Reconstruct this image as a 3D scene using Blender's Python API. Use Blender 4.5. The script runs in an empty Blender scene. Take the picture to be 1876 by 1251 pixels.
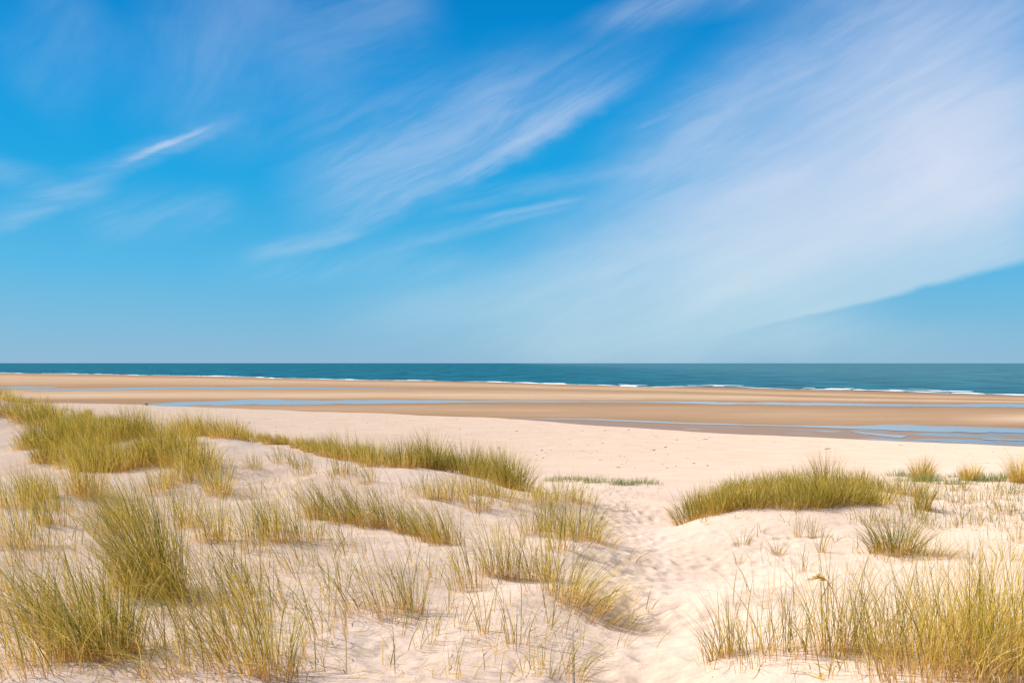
import bpy, math, random
import numpy as np
from mathutils import Vector

R = math.radians
SC = bpy.context.scene
COL = SC.collection
FPX = 1459.0          # focal length in photograph pixels (28 mm on 36 mm)
CX, HZ = 938.0, 665.0  # principal column, horizon row
EYE = 6.0             # eye height above the tidal flats

# ------------------------------------------------------------------ camera
cam = bpy.data.cameras.new("camera")
cam.lens = 28.0
cam.sensor_width = 36.0
cam.shift_y = (HZ - 625.5) / 1876.0
cam.clip_start = 0.05
cam.clip_end = 90000
cam_o = bpy.data.objects.new("camera", cam)
COL.objects.link(cam_o)
cam_o.location = (0, 0, EYE)
cam_o.rotation_euler = (R(90), 0, 0)
SC.camera = cam_o

# ------------------------------------------------------------------ light
SUN_EL, SUN_AZ = 46.0, -78.0       # azimuth clockwise from +Y (view direction)
sun = bpy.data.lights.new("sun", 'SUN')
sun.energy = 4.5
sun.angle = R(0.6)
sun.color = (1.0, 0.95, 0.87)
sun_o = bpy.data.objects.new("sun", sun)
COL.objects.link(sun_o)
sd = Vector((math.sin(R(SUN_AZ)) * math.cos(R(SUN_EL)), math.cos(R(SUN_AZ)) * math.cos(R(SUN_EL)), math.sin(R(SUN_EL))))
sun_o.rotation_euler = sd.to_track_quat('Z', 'Y').to_euler()
sun_o.location = sd * 100

vs = SC.view_settings
vs.view_transform = 'Standard'
vs.look = 'None'
vs.exposure = 0.95
vs.gamma = 1.0
vs.use_curve_mapping = False
SC.cycles.max_bounces = 5
SC.cycles.transparent_max_bounces = 4


class NT:
    """tiny helper for node trees"""
    def __init__(s, tree):
        s.t = tree
        s.n = tree.nodes
        s.l = tree.links

    def add(s, kind, ins=None, **props):
        n = s.n.new(kind)
        for k, v in props.items():
            setattr(n, k, v)
        for k, v in (ins or {}).items():
            s.put(n.inputs[k], v)
        return n

    def put(s, sock, v):
        if isinstance(v, bpy.types.NodeSocket):
            s.l.new(v, sock)
        else:
            if hasattr(sock.default_value, '__len__') and not isinstance(v, (tuple, list)):
                v = (v,) * len(sock.default_value)
            if hasattr(sock.default_value, '__len__') and len(sock.default_value) == 4 and len(v) == 3:
                v = (*v, 1.0)
            sock.default_value = v

    def m(s, op, a, b=None, c=None, clamp=False):
        n = s.n.new('ShaderNodeMath')
        n.operation = op
        n.use_clamp = clamp
        for i, v in enumerate((a, b, c)):
            if v is not None:
                s.put(n.inputs[i], v)
        return n.outputs[0]

    def rng(s, v, a, b, lo=0.0, hi=1.0, smooth=True):
        n = s.n.new('ShaderNodeMapRange')
        n.interpolation_type = 'SMOOTHSTEP' if smooth else 'LINEAR'
        for i, x in enumerate((v, a, b, lo, hi)):
            s.put(n.inputs[i], x)
        return n.outputs[0]

    def xyz(s, x, y, z=0.0):
        n = s.n.new('ShaderNodeCombineXYZ')
        for i, v in enumerate((x, y, z)):
            s.put(n.inputs[i], v)
        return n.outputs[0]

    def noise(s, vec, scale=1.0, detail=4.0, rough=0.55, dist=0.0):
        n = s.add('ShaderNodeTexNoise', {'Scale': scale, 'Detail': detail, 'Roughness': rough, 'Distortion': dist})
        s.l.new(vec, n.inputs['Vector'])
        return n.outputs[0]

    def mix(s, f, a, b, mode='MIX'):
        n = s.n.new('ShaderNodeMix')
        n.data_type = 'RGBA'
        n.blend_type = mode
        s.put(n.inputs[0], f)
        s.put(n.inputs[6], a)
        s.put(n.inputs[7], b)
        return n.outputs[2]


# ------------------------------------------------------------------ sky
def uv_of(px, py):
    a = math.atan((px - CX) / FPX)
    e = math.atan((HZ - py) / FPX * math.cos(a))
    return a * 1000.0, e * 1000.0          # milliradians of azimuth, elevation


world = bpy.data.worlds.new("World")
SC.world = world
world.use_nodes = True
wt = NT(world.node_tree)
wt.n.clear()
sky = wt.add('ShaderNodeTexSky', sky_type='NISHITA', sun_disc=False, sun_elevation=R(SUN_EL), sun_rotation=R(SUN_AZ),
             air_density=1.0, dust_density=0.6, ozone_density=2.2, altitude=0.0)
hs = wt.add('ShaderNodeHueSaturation', {'Hue': 0.487, 'Saturation': 1.38, 'Value': 0.8, 'Color': sky.outputs[0]})
tc = wt.add('ShaderNodeTexCoord')
sep = wt.add('ShaderNodeSeparateXYZ', {0: tc.outputs['Generated']})
dx, dy, dz = sep.outputs
AZ = wt.m('MULTIPLY', wt.m('ARCTAN2', dx, dy), 1000.0)
EL = wt.m('MULTIPLY', wt.m('ARCSINE', dz), 1000.0)
# slow warp shared by all the cirrus streaks
wv = wt.xyz(wt.m('MULTIPLY', AZ, 0.006), wt.m('MULTIPLY', EL, 0.012), 3.1)
warp = wt.m('MULTIPLY', wt.m('SUBTRACT', wt.noise(wv, 1.0, 3.0), 0.5), 1.0)
wv2 = wt.xyz(wt.m('MULTIPLY', AZ, 0.03), wt.m('MULTIPLY', EL, 0.05), 8.2)
warp2 = wt.m('MULTIPLY', wt.m('SUBTRACT', wt.noise(wv2, 1.0, 4.0), 0.5), 1.0)

STREAKS = [
    # p0, p1, (half width up, down) at p0, at p1, amount, streak noise (along, across), noise contrast, warp
    ((1100, 620), (2050, 235), (80, 50), (300, 75), 0.84, (0.0030, 0.012), 0.22, 24),   # wide bank
    ((820, 625), (2050, 100), (90, 60), (270, 160), 0.52, (0.003, 0.016), 0.38, 34),
    ((1200, 480), (2150, 190), (60, 40), (160, 60), 0.42, (0.003, 0.014), 0.45, 24),
    ((1050, 360), (2100, -130), (60, 70), (230, 170), 0.46, (0.003, 0.018), 0.6, 36),
    ((1290, 621), (2080, 412), (70, 5), (230, 11), 0.66, (0.003, 0.02), 0.25, 13),        # bank with a crisper lower edge
    ((540, 460), (1230, 108), (120, 24), (60, 22), 0.34, (0.004, 0.030), 0.62, 40),        # feathered streak
    ((600, 440), (1180, 130), (34, 18), (18, 12), 0.17, (0.005, 0.045), 0.75, 30),
    ((470, 350), (1080, 160), (130, 90), (90, 60), 0.24, (0.004, 0.035), 0.70, 40),
    ((430, 475), (700, 420), (24, 12), (18, 10), 0.26, (0.008, 0.05), 0.7, 16),
    ((640, 470), (1110, 360), (26, 12), (10, 6), 0.20, (0.006, 0.07), 0.6, 12),
    ((860, 405), (1090, 360), (8, 4), (5, 3), 0.20, (0.010, 0.09), 0.5, 5),
    ((700, 400), (1350, 260), (24, 16), (20, 14), 0.15, (0.005, 0.05), 0.8, 18),
    ((195, 312), (400, 226), (7, 5), (5, 3), 0.40, (0.03, 0.12), 0.75, 9),                # short bright wisp
    ((230, 296), (330, 254), (5, 4), (4, 3), 0.25, (0.04, 0.15), 0.8, 9),
    ((60, 372), (470, 205), (24, 16), (16, 10), 0.20, (0.010, 0.05), 0.8, 20),
    ((-60, 425), (230, 335), (30, 16), (18, 10), 0.26, (0.008, 0.05), 0.65, 20),
    ((-60, 305), (140, 355), (26, 22), (18, 14), 0.20, (0.008, 0.05), 0.7, 18),
    ((320, 300), (480, -120), (90, 90), (130, 130), 0.19, (0.004, 0.010), 0.65, 60),      # faint veils
    ((20, 200), (190, -20), (70, 70), (80, 80), 0.10, (0.010, 0.016), 0.85, 60),
    ((480, 160), (800, -60), (80, 80), (90, 90), 0.18, (0.005, 0.018), 0.8, 60),
    ((760, 200), (1300, 0), (30, 40), (60, 60), 0.09, (0.004, 0.03), 0.7, 30),
    ((1040, 50), (1500, -70), (18, 16), (50, 40), 0.24, (0.005, 0.04), 0.65, 16),
    ((1160, 240), (1240, 205), (6, 4), (4, 3), 0.14, (0.03, 0.1), 0.6, 6),
    ((120, 415), (460, 375), (40, 30), (34, 26), 0.16, (0.008, 0.04), 0.9, 34),
    ((360, 500), (950, 470), (34, 28), (34, 26), 0.18, (0.005, 0.045), 0.8, 20),
    ((560, 590), (1500, 500), (70, 60), (90, 70), 0.36, (0.003, 0.018), 0.4, 26),
    ((880, 650), (1700, 575), (70, 60), (46, 46), 0.46, (0.002, 0.02), 0.30, 30),
    ((700, 640), (2000, 610), (36, 40), (30, 60), 0.20, (0.002, 0.02), 0.4, 14),
]
# four kinds of cirrus fibre, shared by the streaks
FIBRES = []
for k_, (deg, fa, fb, ga, gb) in enumerate(((22, .0030, .015, .007, .075), (27, .0045, .032, .010, .16), (15, .0075, .050, .016, .20), (60, .0050, .012, .012, .05))):
    ca_, sa_ = math.cos(R(deg)), math.sin(R(deg))
    S_ = wt.m('ADD', wt.m('MULTIPLY', AZ, ca_), wt.m('MULTIPLY', EL, sa_))
    T_ = wt.m('ADD', wt.m('SUBTRACT', wt.m('MULTIPLY', EL, ca_), wt.m('MULTIPLY', AZ, sa_)), wt.m('MULTIPLY', warp, 26))
    n1_ = wt.noise(wt.xyz(wt.m('MULTIPLY', S_, fa), wt.m('MULTIPLY', T_, fb), 7.3 * k_ + 1), 1.0, 5.0, 0.6, 0.4)
    n2_ = wt.noise(wt.xyz(wt.m('MULTIPLY', S_, ga), wt.m('MULTIPLY', T_, gb), 5.1 * k_ + 2), 1.0, 4.0, 0.65, 1.0)
    FIBRES.append(wt.m('ADD', n1_, wt.m('MULTIPLY', wt.m('SUBTRACT', n2_, 0.5), 0.22)))
total = None
for i, (p0, p1, w0, w1, amt, (fa, fb), con, wa) in enumerate(STREAKS):
    u0, v0 = uv_of(*p0)
    u1, v1 = uv_of(*p1)
    L = math.hypot(u1 - u0, v1 - v0)
    cx_, sx_ = (u1 - u0) / L, (v1 - v0) / L
    ru = wt.m('SUBTRACT', AZ, u0)
    rv = wt.m('SUBTRACT', EL, v0)
    S = wt.m('ADD', wt.m('MULTIPLY', ru, cx_), wt.m('MULTIPLY', rv, sx_))
    T = wt.m('SUBTRACT', wt.m('MULTIPLY', rv, cx_), wt.m('MULTIPLY', ru, sx_))
    T = wt.m('ADD', T, wt.m('ADD', wt.m('MULTIPLY', warp, wa), wt.m('MULTIPLY', warp2, wa * 0.5)))
    along = wt.m('MULTIPLY', wt.rng(S, -0.02 * L, 0.3 * L), wt.rng(S, 0.72 * L, 1.02 * L, 1.0, 0.0))
    k = 1000.0 / FPX
    up = wt.rng(S, 0, L, w0[0] * k * 1.6, w1[0] * k * 1.6, False)
    dn = wt.rng(S, 0, L, w0[1] * k * 1.6, w1[1] * k * 1.6, False)
    across = wt.m('MULTIPLY', wt.rng(T, 0.0, up, 1.0, 0.0), wt.rng(wt.m('MULTIPLY', T, -1.0), 0.0, dn, 1.0, 0.0))
    nz = FIBRES[3 if sx_ > 0.75 or (fa >= 0.01 and fb < 0.02) else 0 if fb <= 0.022 else 1 if fb <= 0.045 else 2]
    nz = wt.rng(nz, 0.30, 0.70, 1.0 - con, 1.0)
    d = wt.m('MULTIPLY', wt.m('MULTIPLY', along, across), wt.m('MULTIPLY', nz, amt))
    # screen the layers over one another
    total = d if total is None else wt.m('SUBTRACT', wt.m('ADD', total, d), wt.m('MULTIPLY', total, d))
# unseen cloud layer added overhead and behind the camera to whiten the fill light
vn = wt.noise(wt.xyz(wt.m('MULTIPLY', dx, 2.5), wt.m('MULTIPLY', dy, 2.5), wt.m('MULTIPLY', dz, 6.0)), 1.0, 5.0, 0.6, 0.6)
fill_veil = wt.m('MULTIPLY', wt.rng(vn, 0.40, 0.62), wt.rng(dy, 0.75, -0.2, 0.0, 0.95))
total = wt.m('SUBTRACT', wt.m('ADD', total, fill_veil), wt.m('MULTIPLY', total, fill_veil))
# pale band of sea air along the horizon
band = wt.rng(EL, 0.0, 190.0, 1.0, 0.0)
ramp = wt.add('ShaderNodeValToRGB', {'Fac': wt.m('DIVIDE', EL, 1571.0, clamp=True)})
STOPS = [(0.0, (.150, .270, .375)), (.035, (.098, .268, .40)), (.07, (.050, .258, .43)), (.14, (.006, .208, .42)), (.21, (.0, .165, .395)), (.27, (.0, .125, .335)), (1.0, (.0, .075, .22))]
for i_, (p_, c_) in enumerate(STOPS):
    e_ = ramp.color_ramp.elements[i_] if i_ < 2 else ramp.color_ramp.elements.new(p_)
    e_.position = p_
    e_.color = (*c_, 1)
grad = wt.mix(1.0, ramp.outputs[0], (10.0, 10.0, 10.0), 'MULTIPLY')
SKYBASE = wt.mix(0.97, hs.outputs[0], grad)
CLOUD = wt.mix(wt.rng(dy, 0.6, -0.1), wt.mix(wt.rng(EL, 20.0, 230.0), (3.05, 4.05, 4.55), (3.75, 4.1, 4.95)), (5.0, 4.8, 4.75))  # last colour: the added cloud behind the camera, brightened to neutralise blue fill
skyc = wt.mix(total, SKYBASE, CLOUD)
bg = wt.add('ShaderNodeBackground', {'Color': skyc, 'Strength': 0.094})
wo = wt.add('ShaderNodeOutputWorld', {'Surface': bg.outputs[0]})


# ------------------------------------------------------------------ numeric helpers
def _hash(ix, iy, seed):
    h = (ix.astype(np.int64) * 374761393 + iy.astype(np.int64) * 668265263 + seed * 2147483647) & 0xFFFFFFFF
    h = ((h ^ (h >> 13)) * 1274126177) & 0xFFFFFFFF
    return ((h ^ (h >> 16)) & 0xFFFF) / 65535.0


def vnoise(x, y, seed=0):
    xi, yi = np.floor(x), np.floor(y)
    fx, fy = x - xi, y - yi
    fx = fx * fx * fx * (fx * (fx * 6 - 15) + 10)
    fy = fy * fy * fy * (fy * (fy * 6 - 15) + 10)
    a = _hash(xi, yi, seed)
    b = _hash(xi + 1, yi, seed)
    c = _hash(xi, yi + 1, seed)
    d = _hash(xi + 1, yi + 1, seed)
    return (a + (b - a) * fx) * (1 - fy) + (c + (d - c) * fx) * fy - 0.5


def fbm(x, y, octs=4, seed=0, gain=0.5):
    s, a, f = 0.0, 1.0, 1.0
    for o in range(octs):
        s = s + a * vnoise(x * f + 13.7 * o, y * f - 7.1 * o, seed + o)
        a *= gain
        f *= 2.03
    return s


def lin(px, tab):
    xs, ys = zip(*tab)
    return np.interp(px, xs, ys)


# control points of the ground: photo column, photo row, distance
CP = [(-400, 1251, 4.6), (0, 1251, 4.6), (300, 1251, 4.7), (600, 1251, 4.8), (900, 1251, 5.0), (1180, 1251, 5.1),
      (1400, 1251, 4.75), (1650, 1251, 4.55), (1900, 1251, 4.4), (2300, 1251, 4.4),
      (150, 1150, 5.8), (450, 1150, 6.0), (700, 1150, 6.2), (950, 1150, 6.05), (1170, 1150, 7.1), (1270, 1170, 6.0),
      (1330, 1209, 5.2), (1410, 1203, 5.15), (1500, 1203, 5.1), (1640, 1203, 5.05), (1850, 1190, 5.1), (2200, 1190, 5.1),
      (1300, 1100, 7.4), (1450, 1080, 7.8), (1650, 1080, 7.6), (1850, 1080, 7.4), (2200, 1080, 7.4),
      (1170, 1050, 9.5), (1150, 1000, 11.7), (1140, 950, 14.3), (1130, 915, 17.5), (1110, 888, 24),
      (1250, 1000, 11.6), (1400, 1000, 11.2), (1640, 1012, 10.2), (1850, 1010, 10.2), (2200, 1000, 10.3),
      (1240, 962, 14.3), (1320, 938, 13.6), (1400, 929, 13.4), (1500, 927, 13.4), (1600, 928, 13.5), (1700, 945, 13.2), (1850, 960, 12.6),
      (1700, 910, 15.5), (1850, 920, 15), (1700, 885, 19), (1850, 880, 20.5), (2200, 900, 18),
      (420, 808, 19), (600, 832, 17.8), (820, 864, 16.8), (960, 905, 16),
      (250, 800, 21), (100, 760, 26), (0, 729, 33), (-100, 702, 40), (-400, 700, 40),
      (0, 900, 13), (0, 800, 22), (150, 900, 13.5), (150, 830, 19), (300, 900, 13.5), (300, 820, 18.5), (450, 900, 13.3), (450, 832, 17),
      (600, 900, 13.2), (600, 860, 15.5), (750, 900, 13.7), (750, 950, 11.5), (850, 930, 13), (900, 1000, 10.2), (1050, 1000, 9.9),
      (1000, 960, 12.2), (1050, 920, 15), (550, 1000, 9.3), (700, 1000, 9.5), (350, 1000, 8.9), (150, 1000, 8.7), (0, 1000, 8.6),
      (-400, 1000, 8.6), (-400, 900, 13), (-400, 800, 22),
      (150, 1080, 7.0), (400, 1080, 7.3), (650, 1080, 7.2), (850, 1080, 7.7), (1000, 1080, 7.2), (1100, 1100, 7.4)]
pts = [(p, d, d * (y - HZ) / FPX) for p, y, d in CP]
# spots given by their drop below the eye
pts += [(p, d, dr) for d, dr in ((1.0, 1.72), (2.0, 1.76), (3.2, 1.82)) for p in (-400, 500, 1180, 1700, 2300)]
pts += [(1400, 5.9, 2.02), (1600, 5.9, 2.02),
        (1320, 15.5, 2.62), (1450, 15.5, 2.42), (1560, 15.5, 2.46), (1510, 18, 2.6), (1320, 19, 3.3), (1450, 24, 3.7),
        (1700, 25, 3.6), (1850, 25, 3.55), (2200, 26, 3.7),
        (250, 28, 3.2), (100, 36, 3.2), (0, 45, 3.2), (-100, 55, 3.2), (-400, 60, 3.4),
        (420, 24, 3.1), (600, 23, 3.2), (820, 22, 3.5), (960, 20, 3.25),
        (1450, 35, 4.55), (1450, 50, 5.5), (1110, 35, 4.5), (1110, 50, 5.3), (938, 26, 4.0), (938, 36, 4.65), (938, 55, 5.5),
        (600, 32, 4.4), (600, 54, 5.0), (600, 75, 5.55), (290, 40, 4.6), (290, 70, 5.1), (0, 75, 4.7), (-400, 90, 4.8),
        (1850, 35, 4.5), (1850, 45, 5.3), (2300, 35, 4.7), (2300, 44, 5.5)]
EDGE = [(-900, 735), (-400, 735), (0, 737), (150, 740), (290, 742.5), (450, 749), (640, 756.5), (938, 768), (1240, 789), (1560, 806), (1876, 818), (2300, 832), (2900, 850)]


def edge_d(px):
    return 6.0 * FPX / (lin(px, EDGE) - HZ)


for p in (-400, 0, 290, 600, 938, 1240, 1560, 1876, 2300):
    b = float(edge_d(p))
    pts += [(p, b, 6.0), (p, b * 1.12, 6.22), (p, b * 1.4, 6.8), (p, b * 1.9, 7.6)]
P = np.array(pts)
SU, SV = 1 / 300.0, 4.0
UV = np.stack([P[:, 0] * SU, np.log(P[:, 1]) * SV], 1)


def _k(r2):
    return np.where(r2 > 1e-12, 0.5 * r2 * np.log(np.maximum(r2, 1e-12)), 0.0)


n_ = len(P)
A = np.zeros((n_ + 3, n_ + 3))
A[:n_, :n_] = _k(((UV[:, None] - UV[None]) ** 2).sum(-1)) + np.eye(n_) * 0.004
A[:n_, n_] = 1
A[:n_, n_ + 1:] = UV
A[n_:, :n_] = A[:n_, n_:].T
W_ = np.linalg.solve(A, np.concatenate([P[:, 2], np.zeros(3)]))
# dense lookup table
TPX = np.linspace(-420, 2320, 500)
TLD = np.linspace(math.log(0.9), math.log(230), 520)
TAB = np.zeros((len(TLD), len(TPX)))
for r_, ld in enumerate(TLD):
    q = np.stack([TPX * SU, np.full_like(TPX, ld * SV)], 1)
    TAB[r_] = _k(((q[:, None] - UV[None]) ** 2).sum(-1)) @ W_[:n_] + W_[n_] + q @ W_[n_ + 1:]


def drop_base(px, d):
    a = np.clip((px - TPX[0]) / (TPX[1] - TPX[0]), 0, len(TPX) - 1.001)
    b = np.clip((np.log(np.maximum(d, 0.91)) - TLD[0]) / (TLD[1] - TLD[0]), 0, len(TLD) - 1.001)
    i, j = a.astype(int), b.astype(int)
    fa, fb = a - i, b - j
    return (TAB[j, i] * (1 - fa) + TAB[j, i + 1] * fa) * (1 - fb) + (TAB[j + 1, i] * (1 - fa) + TAB[j + 1, i + 1] * fa) * fb


def ground(X, Y):
    """height of the sand at a spot"""
    X = np.asarray(X, float)
    Y = np.asarray(Y, float)
    d = np.maximum(Y, 0.95)
    px = CX + FPX * X / d
    z = EYE - drop_base(px, d)
    path = np.exp(-((px - 1185) / 135.0) ** 2)
    near = np.clip((32 - d) / 14.0, 0, 1)
    hum = fbm(X / 3.8, Y / 3.8, 2, 15) * np.where(px < 1050, 0.24, 0.15) + fbm(X / 1.5, Y / 1.5, 3, 5) * 0.11 + fbm(X / 0.45, Y / 0.45, 3, 9) * 0.020
    z = z + near * hum * (1 - 0.82 * path)
    far = np.clip((d - 20) / 12.0, 0, 1) * np.clip((z - 0.02) / 0.5, 0, 1)
    z = z + far * (fbm(X / 3.5, Y / 3.5, 4, 21) * 0.07)
    z = z + (1 - near) * np.clip((0.6 - np.abs(z)) / 0.6, 0, 1) * fbm(X / 9.0, Y / 9.0, 3, 33) * 0.05
    return z


def hit(px, py, extra=0.0):
    """nearest point of the ground on the line of sight through a photo pixel"""
    d = np.exp(np.linspace(math.log(3.0), math.log(130), 1500))
    X = (px - CX) / FPX * d
    z = ground(X, d)
    row = HZ + FPX * (EYE - z) / d
    ok = np.nonzero(row <= py)[0]
    k = ok[0] if len(ok) else len(d) - 1
    dd = d[k] + extra
    return (px - CX) / FPX * dd, dd


def put_mesh(name, verts, faces, mat, parent=None, attrs=None, smooth=True, loc=None):
    """one mesh object out of numpy arrays (quads)"""
    me = bpy.data.meshes.new(name)
    nv, nf = len(verts), len(faces)
    me.vertices.add(nv)
    v = np.asarray(verts, np.float32)
    if loc is not None:
        v = v - np.asarray(loc, np.float32)
    me.vertices.foreach_set('co', v.ravel())
    w = faces.shape[1]
    me.loops.add(nf * w)
    me.loops.foreach_set('vertex_index', faces.astype(np.int32).ravel())
    me.polygons.add(nf)
    me.polygons.foreach_set('loop_start', np.arange(0, nf * w, w, dtype=np.int32))
    me.polygons.foreach_set('use_smooth', np.full(nf, smooth))
    for k, a in (attrs or {}).items():
        at = me.attributes.new(k, 'FLOAT', 'POINT')
        at.data.foreach_set('value', np.asarray(a, np.float32).ravel())
    me.update(calc_edges=True)
    me.validate()
    me.materials.append(mat)
    o = bpy.data.objects.new(name, me)
    COL.objects.link(o)
    if parent is not None:
        o.parent = parent
    elif loc is not None:
        o.location = loc
    return o


def grid_faces(nr, nc):
    i = np.arange(nr * nc).reshape(nr, nc)
    return np.stack([i[:-1, :-1], i[:-1, 1:], i[1:, 1:], i[1:, :-1]], -1).reshape(-1, 4)


def tag(o, label=None, cat=None, group=None, kind=None):
    for k, v in (('label', label), ('category', cat), ('group', group), ('kind', kind)):
        if v:
            o[k] = v
    return o


def material(name):
    m = bpy.data.materials.new(name)
    m.use_nodes = True
    t = NT(m.node_tree)
    t.n.clear()
    return m, t, t.add('ShaderNodeOutputMaterial')


# ------------------------------------------------------------------ materials of the ground
def mat_dry_sand():
    m, t, out = material('dry_sand')
    pos = t.add('ShaderNodeNewGeometry').outputs['Position']
    n1 = t.noise(pos, 0.55, 5, 0.6)
    n2 = t.noise(pos, 7.0, 5, 0.65)
    n3 = t.noise(pos, 130.0, 2, 0.6)
    c = t.mix(t.rng(n1, 0.3, 0.7), (0.515, 0.385, 0.302), (0.565, 0.432, 0.350))
    c = t.mix(t.m('MULTIPLY', t.rng(n2, 0.35, 0.75), 0.35), c, (0.46, 0.347, 0.260))
    c = t.mix(t.m('MULTIPLY', t.rng(n3, 0.55, 0.8), 0.4), c, (0.40, 0.30, 0.21))
    # the upper beach is a touch browner than the blown dune sand
    hz = t.add('ShaderNodeSeparateXYZ', {0: pos}).outputs[2]
    c = t.mix(t.rng(hz, 3.0, 0.8), c, t.mix(1.0, c, (0.98, 0.96, 0.93), 'MULTIPLY'))
    # scraps of shell and weed trodden into the upper beach
    fl = t.add('ShaderNodeMapping', {'Vector': pos, 'Scale': (1.1, 2.6, 1.0)}).outputs[0]
    sc_ = t.m('MULTIPLY', t.rng(t.noise(fl, 1.5, 6, 0.72), 0.60, 0.70), t.rng(hz, 3.0, 1.6))
    c = t.mix(t.m('MULTIPLY', sc_, 0.45), c, (0.34, 0.245, 0.16))
    # wind ripples, tracks and grain
    w = t.add('ShaderNodeTexWave', {'Scale': 2.6, 'Distortion': 7.0, 'Detail': 3.0, 'Detail Scale': 0.6, 'Vector': pos}, wave_type='BANDS', bands_direction='DIAGONAL')
    rp = t.m('MULTIPLY', w.outputs[1], t.rng(t.noise(pos, 0.35, 2), 0.45, 0.65))
    h = t.m('ADD', t.m('MULTIPLY', t.noise(pos, 9.0, 5, 0.6), 0.032), t.m('MULTIPLY', rp, 0.008))
    h = t.m('ADD', h, t.m('MULTIPLY', n3, 0.0022))
    b = t.add('ShaderNodeBump', {'Strength': 0.8, 'Distance': 1.0, 'Height': h})
    d = t.add('ShaderNodeBsdfDiffuse', {'Color': c, 'Roughness': 0.6, 'Normal': b.outputs[0]})
    t.l.new(d.outputs[0], out.inputs[0])
    return m


def mat_tidal_sand():
    m, t, out = material('tidal_sand')
    pos = t.add('ShaderNodeNewGeometry').outputs['Position']
    wet = t.add('ShaderNodeAttribute', attribute_name='wet').outputs['Fac']
    pud = t.add('ShaderNodeAttribute', attribute_name='puddle').outputs['Fac']
    sp = t.add('ShaderNodeSeparateXYZ', {0: pos})
    st = t.xyz(t.m('MULTIPLY', sp.outputs[0], 0.045), t.m('MULTIPLY', sp.outputs[1], 0.16), 0)
    n1 = t.noise(st, 1.0, 5, 0.6, 0.5)
    f = t.m('ADD', wet, t.m('MULTIPLY', t.m('SUBTRACT', n1, 0.5), 0.55), clamp=True)
    ramp = t.add('ShaderNodeValToRGB', {'Fac': f})
    e = ramp.color_ramp.elements
    e[0].position, e[0].color = 0.0, (0.405, 0.290, 0.198, 1)
    e[1].position, e[1].color = 1.0, (0.205, 0.130, 0.092, 1)
    k = e.new(0.45)
    k.color = (0.285, 0.184, 0.114, 1)
    k = e.new(0.75)
    k.color = (0.225, 0.138, 0.084, 1)
    ch = t.noise(t.xyz(t.m('MULTIPLY', sp.outputs[0], 0.12), t.m('MULTIPLY', sp.outputs[1], 0.5), 7.0), 1.0, 6, 0.68, 1.2)
    rc = t.mix(t.m('MULTIPLY', t.rng(ch, 0.48, 0.62), t.m('ADD', 0.10, t.m('MULTIPLY', f, 0.28))), ramp.outputs[0], (0.20, 0.125, 0.08))
    c = t.mix(t.m('MULTIPLY', t.rng(t.noise(pos, 2.5, 5, 0.7), 0.4, 0.8), 0.25), rc, (0.24, 0.155, 0.095))
    h = t.m('ADD', t.m('ADD', t.m('MULTIPLY', t.noise(st, 9.0, 5, 0.65), 0.09), t.m('MULTIPLY', ch, 0.12)), t.m('MULTIPLY', t.noise(pos, 6.0, 3, 0.6), 0.012))
    b = t.add('ShaderNodeBump', {'Strength': 0.6, 'Distance': 1.0, 'Height': h})
    d = t.add('ShaderNodeBsdfDiffuse', {'Color': c, 'Normal': b.outputs[0]})
    g = t.add('ShaderNodeBsdfGlossy', {'Color': (0.9, 0.9, 0.9, 1), 'Roughness': 0.12})
    pn = t.noise(t.xyz(t.m('MULTIPLY', sp.outputs[0], 0.22), t.m('ADD', t.m('MULTIPLY', sp.outputs[1], 0.55), t.m('MULTIPLY', sp.outputs[0], 0.22)), 4.0), 1.0, 5, 0.62, 0.8)
    thr = t.m('SUBTRACT', 0.82, t.m('MULTIPLY', pud, 0.34))
    pm = t.m('MULTIPLY', t.rng(pn, thr, t.m('ADD', thr, 0.04)), t.rng(pud, 0.0, 0.15))
    fac = t.m('ADD', t.m('MULTIPLY', pm, 0.62), t.m('MULTIPLY', t.rng(f, 0.72, 1.0), 0.12), clamp=True)
    mx = t.add('ShaderNodeMixShader', {0: fac, 1: d.outputs[0], 2: g.outputs[0]})
    t.l.new(mx.outputs[0], out.inputs[0])
    return m


def mat_pool():
    m, t, out = material('still_water')
    pos = t.add('ShaderNodeNewGeometry').outputs['Position']
    sh = t.add('ShaderNodeAttribute', attribute_name='shore').outputs['Fac']
    sx_ = t.add('ShaderNodeSeparateXYZ', {0: pos})
    sh = t.m('ADD', sh, t.m('MULTIPLY', t.m('SUBTRACT', t.noise(t.xyz(t.m('MULTIPLY', sx_.outputs[0], 0.25), sx_.outputs[1], 0.0), 0.8, 5, 0.65), 0.5), 0.9))
    sh = t.rng(sh, -0.25, 0.22)
    h = t.m('MULTIPLY', t.noise(pos, 3.0, 3, 0.6), 0.006)
    b = t.add('ShaderNodeBump', {'Strength': 1.0, 'Distance': 1.0, 'Height': h})
    d = t.add('ShaderNodeBsdfDiffuse', {'Color': t.mix(sh, (0.22, 0.145, 0.10), (0.25, 0.235, 0.23))})
    g = t.add('ShaderNodeBsdfGlossy', {'Color': (0.90, 0.90, 0.92, 1), 'Roughness': 0.10, 'Normal': b.outputs[0]})
    mx = t.add('ShaderNodeMixShader', {0: t.m('ADD', 0.16, t.m('MULTIPLY', sh, 0.44)), 1: d.outputs[0], 2: g.outputs[0]})
    t.l.new(mx.outputs[0], out.inputs[0])
    return m


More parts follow.
